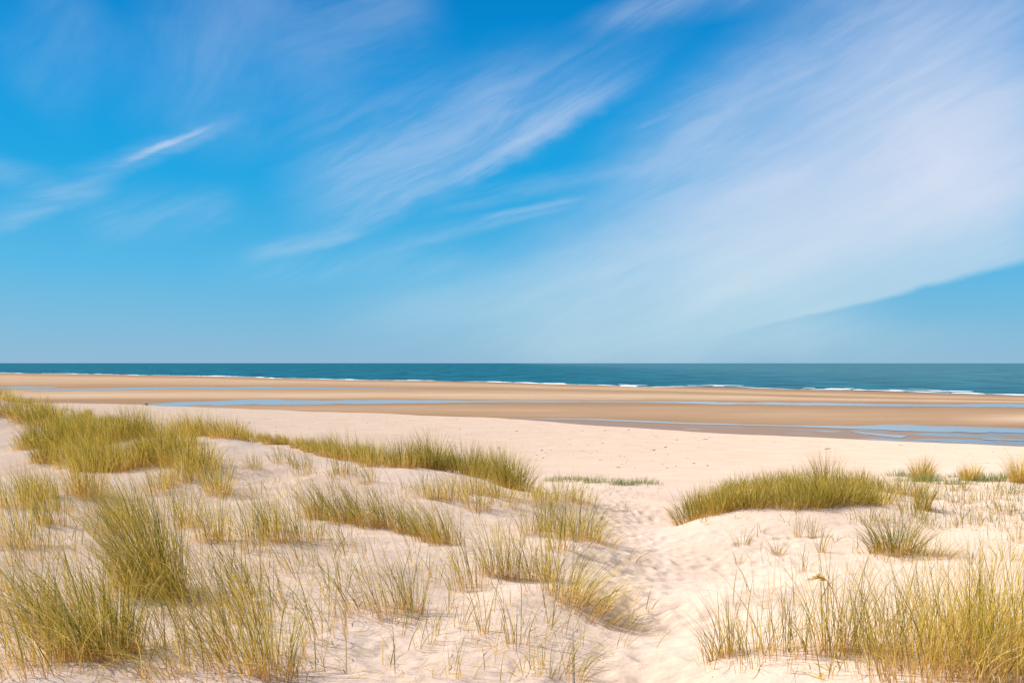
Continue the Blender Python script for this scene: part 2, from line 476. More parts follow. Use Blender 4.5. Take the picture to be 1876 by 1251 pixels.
def mat_sea():
    m, t, out = material('sea_water')
    pos = t.add('ShaderNodeNewGeometry').outputs['Position']
    sp = t.add('ShaderNodeSeparateXYZ', {0: pos})
    # crests lie along the shore, longer than they are wide
    al = t.m('ADD', t.m('MULTIPLY', sp.outputs[0], 0.8), t.m('MULTIPLY', sp.outputs[1], -0.6))
    ac = t.m('ADD', t.m('MULTIPLY', sp.outputs[0], 0.6), t.m('MULTIPLY', sp.outputs[1], 0.8))
    v = t.xyz(t.m('MULTIPLY', al, 0.05), t.m('MULTIPLY', ac, 0.075), 0)
    n = t.noise(v, 1.0, 6, 0.62, 0.6)
    n2 = t.noise(t.xyz(t.m('MULTIPLY', al, 0.012), t.m('MULTIPLY', ac, 0.02), 2.0), 1.0, 4, 0.6)
    c = t.mix(t.rng(n, 0.34, 0.66), (0.0, 0.028, 0.048), (0.004, 0.108, 0.148))
    c = t.mix(t.m('MULTIPLY', t.rng(n2, 0.4, 0.7), 0.35), c, (0.0, 0.046, 0.080))
    # reflection of the bright cloud bank painted into the water colour, paler rightwards
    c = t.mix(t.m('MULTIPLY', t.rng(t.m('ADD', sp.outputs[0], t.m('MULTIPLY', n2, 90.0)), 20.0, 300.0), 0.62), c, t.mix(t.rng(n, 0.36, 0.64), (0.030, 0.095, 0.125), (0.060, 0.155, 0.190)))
    # chop
    b = t.add('ShaderNodeBump', {'Strength': 1.0, 'Distance': 1.0, 'Height': t.m('MULTIPLY', n, 1.6)})
    d = t.add('ShaderNodeBsdfDiffuse', {'Color': c})
    g = t.add('ShaderNodeBsdfGlossy', {'Color': (0.72, 0.95, 1, 1), 'Roughness': 0.24, 'Normal': b.outputs[0]})
    mx = t.add('ShaderNodeMixShader', {0: 0.13, 1: d.outputs[0], 2: g.outputs[0]})
    t.l.new(mx.outputs[0], out.inputs[0])
    return m


def mat_plain(name, col, rough=0.8, var=0.15, scale=20.0):
    m, t, out = material(name)
    pos = t.add('ShaderNodeNewGeometry').outputs['Position']
    n = t.noise(pos, scale, 5, 0.65)
    c = t.mix(t.rng(n, 0.3, 0.7), tuple(x * (1 - var) for x in col), tuple(min(1, x * (1 + var)) for x in col))
    b = t.add('ShaderNodeBump', {'Strength': 0.5, 'Distance': 0.02, 'Height': n})
    p = t.add('ShaderNodeBsdfPrincipled', {'Base Color': c, 'Roughness': rough, 'Normal': b.outputs[0], 'Specular IOR Level': 0.2})
    t.l.new(p.outputs[0], out.inputs[0])
    return m


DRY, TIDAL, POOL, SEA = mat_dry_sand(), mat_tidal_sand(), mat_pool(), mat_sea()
FOAM = mat_plain('sea_foam', (0.80, 0.82, 0.82), 0.9, 0.06, 3.0)

# ------------------------------------------------------------------ dunes and upper beach
rng = np.random.default_rng(4)
cols = np.concatenate([np.arange(-2600, -60, 14.0), np.arange(-60, 1940, 1.75), np.arange(1940, 4500, 14.0)])
rows_d = np.concatenate([np.exp(np.linspace(math.log(0.95), math.log(3.4), 40, endpoint=False)),
                         np.exp(np.linspace(math.log(3.4), math.log(26), 620, endpoint=False)),
                         np.exp(np.linspace(math.log(26), math.log(190), 260))])
GX = (cols[None] - CX) / FPX * rows_d[:, None]
GY = np.repeat(rows_d[:, None], len(cols), 1)
GZ = ground(GX, GY)
# footprints trodden into the path and over the saddles
TRAIL = [(1180, 1290), (1185, 1200), (1175, 1100), (1165, 1040), (1155, 990), (1145, 950), (1132, 918), (1115, 893)]
foot = []
for i in range(len(TRAIL) - 1):
    (xa, ya), (xb, yb) = TRAIL[i], TRAIL[i + 1]
    for q in range(95):
        s = rng.random()
        wd = np.interp(ya + (yb - ya) * s, [890, 1000, 1250], [26, 95, 150])
        foot.append((xa + (xb - xa) * s + rng.normal(0, wd * 0.55), ya + (yb - ya) * s))
for q in range(150):
    foot.append((rng.uniform(1200, 1500), rng.uniform(975, 1130)))
for q in range(40):
    foot.append((rng.uniform(560, 1050), rng.uniform(1130, 1250)))
for fx, fy in foot:
    X0, Y0 = hit(fx, min(fy, 1250))
    if fy > 1250:
        Y0 -= (fy - 1250) * 0.008
    ang = rng.normal(0.0, 0.5)
    ln, wd, dp = rng.uniform(0.10, 0.16), rng.uniform(0.05, 0.085), rng.uniform(0.007, 0.018) * min(1.0, max(0.5, Y0 / 10.0))
    r0 = np.searchsorted(rows_d, Y0 - 0.6)
    r1 = np.searchsorted(rows_d, Y0 + 0.6)
    pc = CX + FPX * X0 / Y0
    dc = 0.6 * FPX / Y0 * 1.15
    c0 = np.searchsorted(cols, pc - dc)
    c1 = np.searchsorted(cols, pc + dc)
    lx, ly = GX[r0:r1, c0:c1] - X0, GY[r0:r1, c0:c1] - Y0
    ca, sa = math.cos(ang), math.sin(ang)
    a_, b_ = (lx * ca + ly * sa) / wd, (-lx * sa + ly * ca) / ln
    q2 = a_ * a_ + b_ * b_
    GZ[r0:r1, c0:c1] += -dp * np.exp(-q2) + dp * 0.3 * np.exp(-(np.sqrt(q2) - 1.7) ** 2 / 0.35)
dune = put_mesh('dune_sand', np.stack([GX, GY, GZ], -1).reshape(-1, 3), grid_faces(len(rows_d), len(cols)), DRY)
tag(dune, kind='structure')
# the dune goes on behind the viewer
bx = np.linspace(-70, 70, 90)
by = np.concatenate([np.linspace(-60, -2, 40), np.linspace(-1.5, 1.2, 8)])
BX, BY = np.meshgrid(bx, by)
BZ = EYE - 1.80 - np.clip((BY + 0.5) * 0.02, -0.2, 0.05) + fbm(BX / 6, BY / 6, 4, 3) * 0.5 * np.clip(-(BY) / 5, 0, 1)
tag(put_mesh('back_dune_ground', np.stack([BX, BY, BZ], -1).reshape(-1, 3), grid_faces(len(by), len(bx)), DRY), kind='structure')

# ------------------------------------------------------------------ tidal flats
WATER = [(-1500, 674), (-900, 676), (-400, 678.5), (0, 683), (300, 687.5), (640, 694.8), (938, 701.5), (1240, 708), (1560, 716), (1876, 725), (2300, 738), (2900, 756), (3600, 778)]
F1 = np.concatenate([np.arange(-1500, -50, 20.0), np.arange(-50, 1930, 4.0), np.arange(1930, 3600, 20.0)])
srow = np.linspace(0, 1, 260)
top = lin(F1, WATER) - np.interp(F1, [-1500, 0, 938, 1876, 3600], [1.2, 3, 6, 8, 10])
bot = np.minimum(lin(F1, EDGE) + 22, 960)
bot = np.maximum(bot, lin(F1, EDGE) * 1.0 + 14)
PYg = bot[None] + (top - bot)[None] * srow[:, None]
PXg = np.repeat(F1[None], len(srow), 0)
Dg = EYE * FPX / (PYg - HZ)
Xg = (PXg - CX) / FPX * Dg
# wetness bands: photo rows of ridges (pale) and hollows (brown), per column
BANDS = [  # (rows at px 0, 300, 640, 938, 1240, 1560, 1876), wetness
    ((682, 686, 694, 701, 707, 715, 724), 1.0),
    ((685, 690, 697, 703.5, 710.5, 718.5, 727), 0.62),
    ((690, 694, 700.5, 706, 714, 723, 731), 0.20),
    ((704, 703, 705.5, 708.5, 716.5, 727, 733.5), 0.40),
    ((708, 707, 709, 711.5, 718.5, 729, 735), 0.70),
    ((714, 714, 713.5, 714, 720.5, 729.5, 735.6), 0.50),
    ((722, 724, 723, 724, 724.5, 731, 736.5), 0.10),
    ((727, 729, 728.5, 729.5, 730, 735, 738), 0.25),
    ((730, 733, 732, 732.8, 734.5, 739, 740), 0.80),
    ((740, 743, 739.5, 737, 738.5, 745, 747), 0.80),
    ((742, 745, 744, 742, 746, 753, 756), 0.52),
    ((744, 747, 750, 752, 757, 766, 767), 0.42),
    ((746, 749, 754, 762, 768, 777, 777), 0.66),
    ((748, 751, 757, 766, 772, 782, 784), 0.95),
    ((760, 763, 770, 775, 795, 812, 824), 1.0),
]
BC = [0, 300, 640, 938, 1240, 1560, 1876]
BR = np.stack([np.interp(F1, BC, b[0]) for b in BANDS])
# continue the bands outside the photograph with the slope of the shore
for j, x in enumerate(F1):
    if x < 0:
        BR[:, j] = HZ + (BR[:, j] - HZ) * (lin(x, WATER) - HZ) / (683 - HZ)
    elif x > 1876:
        BR[:, j] = HZ + (BR[:, j] - HZ) * (lin(x, WATER) - HZ) / (725 - HZ)
WV = np.array([b[1] for b in BANDS])
wob = fbm(Xg / 45.0, Dg / 25.0, 4, 55) * 3.2 * np.clip((PYg - HZ) / 60, 0.2, 1.5)
wet = np.zeros_like(PYg)
for j in range(len(F1)):
    wet[:, j] = np.interp(PYg[:, j] + wob[:, j], BR[:, j], WV)
pal = np.clip((PXg - 1720) / 160, 0, 1) * np.exp(-((PYg - 766) / 8.0) ** 2)
wet = np.clip(wet - 0.45 * pal, 0, 1)
eb = lin(F1, EDGE)[None]
r3 = BR[13][None]
pud = np.clip((PYg - r3) / 2.0, 0, 1) * np.clip((PXg - 900) / 250, 0, 1) * (0.55 + 0.45 * np.clip((PXg - 1400) / 300, 0, 1))
zf = 0.0 + np.zeros_like(Dg)
wl = lin(F1, WATER)[None]
dw = EYE * FPX / (wl - HZ)
zf = np.where(Dg > dw, -(Dg - dw) * 0.02, 0.0)
flats = put_mesh('tidal_flats', np.stack([Xg, Dg, zf], -1).reshape(-1, 3), grid_faces(len(srow), len(F1)), TIDAL, attrs={'wet': wet, 'puddle': pud})
tag(flats, kind='structure')


def strip(name, xs, tops, bots, z, mat, n_along=400, n_across=15, rough=0.30, seed=1, kind='structure'):
    """a sheet of still water whose outline is known in photo rows; ragged where sand bars cut in"""
    px = np.linspace(xs[0], xs[-1], n_along)
    t_, b_ = np.interp(px, xs, tops), np.interp(px, xs, bots)
    h = EYE - z
    dt, db = h * FPX / (t_ - HZ), h * FPX / (b_ - HZ)
    mid = (dt + db) / 2
    X = (px - CX) / FPX * mid
    wdt = np.maximum(dt - db, 0.02)
    far = mid + wdt / 2 * (1 + 2.4 * rough * fbm(X / 7.0, X * 0 + seed, 5, seed, 0.6))
    nr = mid - wdt / 2 * (1 + 2.4 * rough * fbm(X / 6.0, X * 0 + seed + 5, 5, seed + 3, 0.6))
    far = np.maximum(far, nr + 0.01)
    s = np.linspace(0, 1, n_across)[:, None]
    Y = nr[None] + (far - nr)[None] * s
    XX = np.repeat(((px - CX) / FPX * mid)[None], n_across, 0)
    return tag(put_mesh(name, np.stack([XX, Y, np.full_like(Y, z)], -1).reshape(-1, 3), grid_faces(n_across, n_along), mat,
                        attrs={'shore': np.repeat(1 - np.abs(2 * s - 1), n_along, 1)}), kind=kind)


ZP = 0.02
strip('tidal_pool', [-260, 0, 60, 110], [708.0, 708.2, 708.8, 711], [712, 712.6, 711.8, 711.2], ZP, POOL, seed=2)
strip('tidal_pool', [52, 130, 330, 480, 640, 800], [715.6, 712.0, 708.2, 709.2, 710.6, 712.2], [716.8, 716.2, 713.0, 712.8, 712.6, 712.6], ZP, POOL, seed=4)
strip('tidal_pool', [250, 300, 450, 600, 760, 938, 1180, 1330, 1450, 1560, 1700, 1876, 2400], [741.5, 736.6, 732.2, 731.8, 732.8, 733.8, 735.2, 735.2, 736.8, 738.6, 740.4, 739.6, 752],
      [743, 743.6, 742.2, 740.4, 737.8, 736.4, 737.2, 741.0, 742.6, 743.4, 744.2, 746.2, 764], ZP, POOL, n_along=700, seed=6, rough=0.3)
strip('tidal_pool', [860, 940, 1100, 1240, 1450, 1580, 1640, 1700, 1780, 1876, 2300], [766.8, 766.4, 767.6, 773.2, 779.4, 780.2, 778.4, 778.8, 780.6, 783.2, 794],
      [767.6, 768.2, 770.0, 776.2, 781.4, 785.6, 789.2, 792.6, 797.0, 798.6, 812], ZP, POOL, n_along=700, seed=8, rough=0.35)
strip('tidal_pool', [1560, 1580, 1620, 1662], [789, 789, 793, 797], [792, 795, 799.5, 798], ZP, POOL, n_along=120, seed=11, rough=1.0)
strip('tidal_pool', [1755, 1785, 1815, 1850], [797.5, 800, 806, 810], [802, 806.5, 812, 811], ZP, POOL, n_along=120, seed=12, rough=1.0)
strip('tidal_pool', [1800, 1830, 1900, 1990], [804, 803, 806, 811], [805, 806, 810, 816], ZP, POOL, n_along=120, seed=13, rough=1.0)

# ------------------------------------------------------------------ sea
sx = np.concatenate([np.arange(-1500, -50, 20.0), np.arange(-50, 1930, 3.0), np.arange(1930, 3600, 20.0)])
wlx = lin(sx, WATER)
d0 = (EYE - 0.03) * FPX / (wlx - HZ)
Xs0 = (sx - CX) / FPX * d0
d0 = d0 + fbm(Xs0 / 30.0, Xs0 * 0, 5, 77, 0.6) * np.interp(d0, [100, 400], [8, 22])
ks = np.concatenate([np.linspace(0, 0.5, 30) ** 1.5, np.geomspace(0.4, 150, 40)])
Ys = d0[None] * (1 + ks[:, None])
Xs = (sx[None] - CX) / FPX * Ys
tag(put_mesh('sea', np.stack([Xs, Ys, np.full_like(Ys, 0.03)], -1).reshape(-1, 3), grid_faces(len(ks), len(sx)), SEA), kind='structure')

# surf: low rollers breaking along the water's edge
fv, ff, base = [], [], 0
srng = np.random.default_rng(12)
CREST = [(-60, 60, 0.4), (150, 250, .7), (300, 460, 1), (470, 520, 1.5), (560, 700, 1.1), (720, 790, 1.2), (850, 940, 1.2), (940, 1040, 1.8), (1060, 1130, .8),
         (1135, 1170, 2.4), (1195, 1330, 2.6), (1345, 1480, 0.8), (1480, 1560, 1.3), (1562, 1656, 2.8), (1665, 1740, 1.2), (1745, 1806, 2.0), (1820, 1960, 1.2)]
SEG = [(a, b, 0.075 * min(s, 1.9), 0.0) for a, b, s in CREST] + [(-80, 1960, 0.026, 0.0)]
for _ in range(26):
    a = srng.uniform(-50, 1900)
    SEG.append((a, a + srng.uniform(15, 60), srng.uniform(0.035, 0.07), srng.uniform(4, 14)))
for a, b, hgt, off in SEG:
    n = max(12, int((b - a) / 2))
    px = np.linspace(a, b, n)
    dd = np.interp(px, sx, d0) + off
    X = (px - CX) / FPX * dd
    dd = dd + fbm(X / 12.0, X * 0 + a, 4, 90) * 2.0
    env = np.sin(np.linspace(0, math.pi, n)) ** 0.35 if hgt > 0.028 else np.ones(n)
    amp = hgt * env * np.clip(0.9 + 1.3 * fbm(X / 5.0, X * 0, 4, 91), 0.12, 2)
    wd = (0.45 + 1.8 * hgt) * np.clip(0.8 + 1.5 * fbm(X / 8.0, X * 0 + 3, 4, 92), 0.25, 2)
    prof = [(-1.0, 0.02), (-0.55, 0.55), (-0.2, 1.0), (0.25, 0.75), (1.0, 0.02)]
    v = np.stack([np.stack([X, dd + p * wd, 0.035 + q * amp], -1) for p, q in prof])
    fv.append(v.reshape(-1, 3))
    ff.append(grid_faces(len(prof), n) + base)
    base += len(prof) * n
tag(put_mesh('surf_foam', np.concatenate(fv), np.concatenate(ff), FOAM), kind='stuff')

# ------------------------------------------------------------------ marram grass
def mat_blade(name, body, straw, base, tip_amt, transl=0.45):
    m, t, out = material(name)
    tt = t.add('ShaderNodeAttribute', attribute_name='along').outputs['Fac']
    tone = t.add('ShaderNodeAttribute', attribute_name='tone').outputs['Fac']
    c = t.mix(tone, body, straw)
    c = t.mix(t.m('MULTIPLY', t.rng(tt, 0.38, 0.04), 0.8), c, base)
    c = t.mix(t.m('MULTIPLY', t.rng(tt, 0.70, 1.0), tip_amt), c, straw)
    d = t.add('ShaderNodeBsdfPrincipled', {'Base Color': c, 'Roughness': 0.6, 'Specular IOR Level': 0.08})
    tr = t.add('ShaderNodeBsdfTranslucent', {'Color': c})
    mx = t.add('ShaderNodeMixShader', {0: transl, 1: d.outputs[0], 2: tr.outputs[0]})
    t.l.new(mx.outputs[0], out.inputs[0])
    return m


GREEN = mat_blade('marram_leaf', (0.100, 0.120, 0.012), (0.66, 0.455, 0.075), (0.60, 0.33, 0.11), 0.5)
STRAW = mat_blade('dead_marram_leaf', (0.60, 0.41, 0.085), (0.74, 0.55, 0.24), (0.50, 0.27, 0.09), 0.4)
FRESH = mat_blade('fresh_shore_leaf', (0.105, 0.190, 0.065), (0.40, 0.36, 0.12), (0.36, 0.30, 0.12), 0.3)
K = 6
TT = np.linspace(0, 1, K + 1)


def blade_arrays(g, n, X0, Y0, rx, ry, h, lean, spread, curl, width, tone, flat=0.06, hvar=(0.5, 1.12)):
    ang = g.uniform(0, 2 * math.pi, n)
    rad = np.sqrt(g.random(n)) * np.where(g.random(n) < 0.17, g.uniform(1.1, 1.6 if n > 80 else 1.12, n), 1.0)
    ox, oy = np.cos(ang) * rad, np.sin(ang) * rad
    x, y = X0 + ox * rx, Y0 + oy * ry
    z = ground(x, y) - 0.025
    hh = h * g.uniform(hvar[0], hvar[1], n) * (1 - 0.25 * np.clip(rad, 0, 1.3) ** 2)
    bx = lean[0] + spread * ox + g.normal(0, 0.17, n)
    by = lean[1] + spread * oy + g.normal(0, 0.17, n)
    cu = curl * g.uniform(0.2, 1.9, n)
    fl = g.random(n) < flat
    cu = np.where(fl, cu + g.uniform(1.0, 2.6, n), cu)
    bx = np.where(fl, bx + g.normal(0, .5, n), bx)
    by = np.where(fl, by + g.normal(0, .5, n), by)
    px, py, pz = x.copy(), y.copy(), z.copy()
    P_ = [np.stack([px, py, pz], -1)]
    mag = np.sqrt(bx * bx + by * by) + 1e-6
    for k in range(K):
        t = (k + 0.5) / K
        gain = 0.45 + cu * 2.2 * t ** 1.4 + 0.6 * t
        vx, vy, vz = bx * gain, by * gain, 1.0 - cu * 0.75 * t ** 2 * np.minimum(1, mag * 2.5)
        L = np.sqrt(vx * vx + vy * vy + vz * vz)
        s = hh / K
        px, py, pz = px + vx / L * s, py + vy / L * s, pz + vz / L * s
        P_.append(np.stack([px, py, pz], -1))
    P_ = np.stack(P_, 1)                                  # n, K+1, 3
    # keep blades out of the sand
    gz = ground(P_[..., 0], P_[..., 1])
    P_[:, 1:, 2] = np.maximum(P_[:, 1:, 2], gz[:, 1:] + 0.008)
    fa = g.uniform(0, math.pi, n)
    side = np.stack([np.cos(fa), np.sin(fa), g.normal(0, 0.15, n)], -1)
    # turn the flat of the blade as it rises
    w = width * g.uniform(0.6, 1.25, n)[:, None] * (1 - TT[None] ** 2.2 * 0.9)
    a = P_ - side[:, None] * w[..., None] / 2
    b = P_ + side[:, None] * w[..., None] / 2
    V = np.stack([a, b], 2).reshape(-1, 3)                # n*(K+1)*2
    i = (np.arange(n)[:, None] * (K + 1) + np.arange(K)[None]) * 2
    F = np.stack([i, i + 1, i + 3, i + 2], -1).reshape(-1, 4)
    tn = np.clip(tone + g.normal(0, 0.42, n), 0, 1)
    al = np.repeat(np.repeat(TT[None], n, 0)[..., None], 2, -1).ravel()
    return V, F, al, np.repeat(tn, (K + 1) * 2)


NB = [0]


def tussock(px, py, h, r, n, lean=(-0.25, 0.0), spread=0.35, curl=0.35, tone=0.35, dead=0.3, label=None, group=None, extra=0.0, ry=None,
            fresh=False, flat=0.06, name='grass_tussock', hvar=(0.5, 1.12)):
    h *= 1.2
    tone = tone + (0.0 if fresh else 0.07)
    X, Y = hit(px, py, extra)
    seed = int(px * 7 + py * 131 + n)
    g = np.random.default_rng(seed)
    loc = (X, Y, float(ground(X, Y)))
    root = bpy.data.objects.new(name, None)
    root.empty_display_size = 0.2
    COL.objects.link(root)
    root.location = loc
    tag(root, label, 'grass tussock', group)
    w = 0.0034 + 0.00022 * Y
    ry = ry if ry else r * 0.85
    if Y < 12 and n > 90:
        n, r = int(n * 0.78), r * 1.12
    nd = int(n * dead)
    nd = nd if nd > 11 else 0
    V, F, al, tn = blade_arrays(g, n - nd, X, Y, r, ry, h, lean, spread, curl, w, tone, flat, hvar)
    put_mesh('green_blades', V, F, FRESH if fresh else GREEN, root, {'along': al, 'tone': tn}, True, loc)
    if nd > 11:
        V, F, al, tn = blade_arrays(g, nd, X, Y, r * 1.1, ry * 1.1, h * 0.8, lean, spread * 1.3, curl * 1.35, w, 0.4, max(flat * 2, 0.26), hvar)
        put_mesh('straw_blades', V, F, STRAW, root, {'along': al, 'tone': tn}, True, loc)
    NB[0] += n
    return root


Lf = (-0.34, 0.03)
T = tussock
# --- near tussocks of the main dune, one by one
T(283, 1088, 1.10, 0.24, 1050, (-0.42, 0.05), .25, .35, .35, .25, 'largest dense olive tussock swept sideways on the near dune slope, beyond the squat dark one')
T(178, 1205, 0.74, 0.22, 900, (-0.35, 0.05), .40, .45, .30, .28, 'squat dark olive tussock with pale straw collapsed over its front, nearest the frame corner')
T(500, 1240, 0.66, 0.13, 190, (-0.12, 0.05), .35, .35, .40, .25, 'upright narrow clump with rust coloured stem bases throwing a long shadow on bare sand')
T(440, 1215, 0.60, 0.20, 75, (-0.45, 0.0), .25, .7, .40, .30, 'thin arching clump leaning away from the upright rusty clump beside it')
T(330, 1236, 0.60, 0.30, 120, (-0.95, 0.0), .25, .9, .45, .45, 'flattened straw coloured tuft lying almost along the sand')
T(60, 1225, 0.60, 0.26, 150, (-0.35, 0.0), .35, .7, .45, .45, 'loose pale tuft with arching blades in front of the squat dark tussock')
T(392, 992, 0.80, 0.17, 230, (-0.18, 0.0), .30, .30, .38, .3, 'tall upright tussock with yellow stem bases above the sideways swept tussock')
T(345, 965, 0.75, 0.16, 130, (-0.15, 0), .30, .3, .45, .35, 'thinner clump just behind the tall upright yellow based tussock')
T(30, 1000, 0.85, 0.25, 200, (-0.15, 0), .30, .35, .40, .3, 'ragged tussock at the frame edge halfway up the dune slope')
T(95, 962, 0.75, 0.16, 170, (-0.45, 0), .25, .3, .25, .2, 'dark green clump bent over beside the ragged edge tussock')
T(62, 1030, 0.70, 0.25, 60, (-0.2, 0), .30, .4, .45, .3, 'few thin blades on open sand below the ragged edge tussock')
T(690, 1128, 0.72, 0.24, 130, (-0.42, 0.02), .22, .55, .38, .25, 'wispy curved clump with pale orange bases along a small sand step')
T(752, 1122, 0.62, 0.12, 80, (-0.15, 0), .30, .35, .35, .2, 'small upright clump behind the wispy curved clump on the sand step')
T(860, 1082, 0.66, 0.20, 90, (-0.22, 0), .30, .4, .35, .2, 'thin green clump midway between the sand step and the orange based pair')
T(905, 1055, 0.70, 0.14, 130, (-0.15, 0), .28, .3, .42, .25, 'taller of two orange based clumps on the dune shoulder')
T(938, 1062, 0.66, 0.13, 120, (-0.05, 0), .30, .3, .42, .25, 'shorter of two orange based clumps, on their path side')
T(995, 1064, 0.66, 0.17, 170, (-0.05, 0), .35, .35, .32, .2, 'greener upright tussock between the orange based pair and the fan lying towards the path')
T(1055, 1100, 0.70, 0.28, 330, (0.42, -0.1), .75, .75, .38, .35, 'wide fan shaped tussock tumbling over the dune shoulder towards the path')
T(1085, 1130, 0.62, 0.30, 210, (0.75, -0.05), .45, .9, .55, .5, 'bleached straggling tuft lying down the bank below the fan shaped tussock')
T(1062, 985, 0.78, 0.25, 230, (0.04, 0), .55, .5, .33, .25, 'bushy tussock overhanging the bend of the path')
T(1000, 972, 0.66, 0.13, 110, (-0.05, 0), .30, .3, .20, .15, 'dark green clump beside the bushy tussock at the path bend')
T(1105, 1000, 0.60, 0.16, 60, (0.5, 0), .40, .7, .55, .5, 'sparse bleached blades reaching out over the path bend')
T(1160, 1030, 0.40, 0.10, 16, (0.8, 0), .5, 1.0, .7, .6, 'few dry bent stalks lying on the path edge')
T(1020, 1235, 0.40, 0.20, 70, (0.35, 0), .6, .7, .45, .35, 'low sprawling tuft on the path bank at the bottom of the frame')
T(945, 1185, 0.46, 0.10, 28, (0.05, 0), .5, .5, .40, .2, 'sparse three stemmed sprout on bare sand above the low sprawling tuft')
T(790, 1178, 0.40, 0.05, 9, (0.0, 0), .4, .2, .35, .1, 'single slender sprout of upright blades on the bare lower slope')
T(735, 1165, 0.36, 0.04, 7, (0.05, 0), .4, .2, .35, .1, 'tiny pair of blades casting a thin shadow below the sand step')
T(888, 1160, 0.42, 0.07, 16, (0.0, 0), .5, .4, .35, .2, 'small splayed sprout between the slender sprout and the low bank tuft')
T(875, 935, 0.60, 0.22, 120, (-0.05, 0), .40, .4, .50, .3, 'pale feathery tussock in the hollow under the crest row')
T(560, 1040, 0.60, 0.28, 55, (-0.45, 0), .2, .6, .45, .3, 'scattered long blades curving over the bare hollow mid slope')
T(620, 1005, 0.55, 0.3, 50, (-0.3, 0), .25, .5, .45, .3, 'thin sprinkling of blades just below the tall swaying row')
# --- near grass over the path
T(1330, 1203, 0.45, 0.085, 130, (-0.22, 0), .35, .35, .42, .3, 'narrow tight clump at the tip of the sand lip beside the path')
T(1290, 1214, 0.26, 0.05, 14, (-0.1, 0), .5, .4, .5, .3, 'tiny tuft where the sand lip runs out onto the path')
T(1385, 1200, 0.42, 0.13, 40, (0.05, 0), .45, .45, .45, .3, 'low thin tuft next to the narrow tight clump on the sand lip')
T(1450, 1200, 0.62, 0.20, 70, (0.0, 0), .35, .4, .5, .4, 'thin pale stand of blades midway along the sand lip')
T(1530, 1198, 0.72, 0.13, 150, (0.05, 0), .35, .35, .30, .25, 'dark green clump with a drooping feathery stem on the sand lip')
T(1590, 1200, 0.66, 0.20, 85, (0.03, 0), .32, .4, .5, .4, 'straw coloured stand behind the sand lip, beside the dark green clump')
T(1655, 1205, 0.68, 0.22, 120, (0.0, 0), .32, .4, .5, .45, 'mixed straw and green stand where the sand lip meets the big corner mass')
for i, (a, b, h, r, n, lab) in enumerate([
        (1700, 1248, .82, .32, 340, 'golden tussock at the inner edge of the big corner mass of grass'),
        (1762, 1225, .82, .32, 340, 'golden tussock in the middle of the big corner mass of grass'),
        (1830, 1235, .84, .32, 380, 'thick golden tussock in the outermost corner of the frame'),
        (1800, 1170, .8, .32, 260, 'loose golden tussock at the back of the big corner mass of grass'),
        (1870, 1170, .84, .32, 280, 'tall golden tussock cut by the frame edge behind the corner one'),
        (1725, 1160, .70, .24, 130, 'sparse golden tussock behind the inner edge of the corner mass'),
        (1890, 1262, .80, .25, 240, 'broken straw tussock cut off by the frame corner')]):
    T(a, min(b, 1250), h * 0.86, r, n, (0.02 + .03 * (i % 3), 0), .4, .45, .6, .5, lab, 'golden tussocks massed in the frame corner')
# --- mound across the path
T(1640, 1012, 0.68, 0.27, 620, (0.0, 0), .75, .5, .10, .18, 'bushy green tussock alone on the sandy bench of the mound')
T(1712, 1022, 0.45, 0.22, 120, (0.45, -.05), .6, .8, .45, .45, 'dry trailing skirt of grass beside the bushy green tussock on the bench')
T(1425, 1014, 0.30, 0.07, 34, (0.0, 0), 1.0, .5, .15, .1, 'small dark star shaped tuft on the open face of the mound')
T(1360, 1000, 0.36, 0.12, 24, (0, 0), .7, .6, .30, .1, 'few crooked blades on the mound face near the path')
T(1460, 985, 0.50, 0.06, 22, (0, 0), .25, .3, .30, .2, 'thin upright sprout just under the scarp edge')
T(1488, 985, 0.46, 0.05, 22, (0, 0), .25, .3, .30, .2, 'second thin upright sprout under the scarp edge, beside the leaning one')
T(1505, 1012, 0.46, 0.05, 26, (0.12, 0), .4, .3, .45, .3, 'short leaning clump below the thin upright sprouts on the mound face')
T(1470, 1046, 0.36, 0.09, 14, (0.1, 0), .7, .5, .30, .1, 'loose bent sprout lowest on the mound face')
T(1660, 1030, 0.30, 0.16, 30, (0, -.2), .8, .8, .5, .4, 'fringe of dry blades hanging below the bushy green tussock')
T(1785, 1035, 0.40, 0.05, 9, (0.25, 0), .7, .4, .30, .1, 'lone V-shaped pair of blades on the bench')
T(1845, 1025, 0.40, 0.16, 24, (0.0, 0), .7, .5, .30, .1, 'few dark blades on the bench near the frame edge')
T(1868, 990, 0.50, 0.14, 40, (0.1, 0), .6, .5, .45, .3, 'dry sprays of grass at the frame edge above the bench')
T(1690, 882, 0.74, 0.22, 520, (0.05, 0), .45, .3, .6, .5, 'rust and green tussock standing on a low hummock against the beach')
T(1778, 880, 0.56, 0.20, 430, (0.0, 0), .35, .3, 1.0, .7, 'pale orange tussock against the beach, smaller than the rust and green one')
T(1872, 884, 0.82, 0.24, 520, (0.05, 0), .40, .3, 1.0, .65, 'bright orange tussock against the beach at the frame edge')
T(1690, 934, 0.62, 0.13, 200, (0.05, 0), .30, .3, .35, .3, 'upright green clump amid the sparse meadow behind the scarp')
T(1512, 920, 0.74, 0.30, 420, (0.0, 0), .40, .35, .32, .3, 'tallest brown topped tussock of the scarp band', extra=2.4)
T(1388, 924, 0.52, 0.34, 230, (0, 0), .4, .4, .34, .35, 'broad low tussock filling the gap in the scarp band nearer the path', extra=.9)
T(1262, 955, 0.62, 0.25, 330, (-0.30, -0.05), .45, .45, .18, .25, 'dark green tussock spilling off the path end of the scarp')
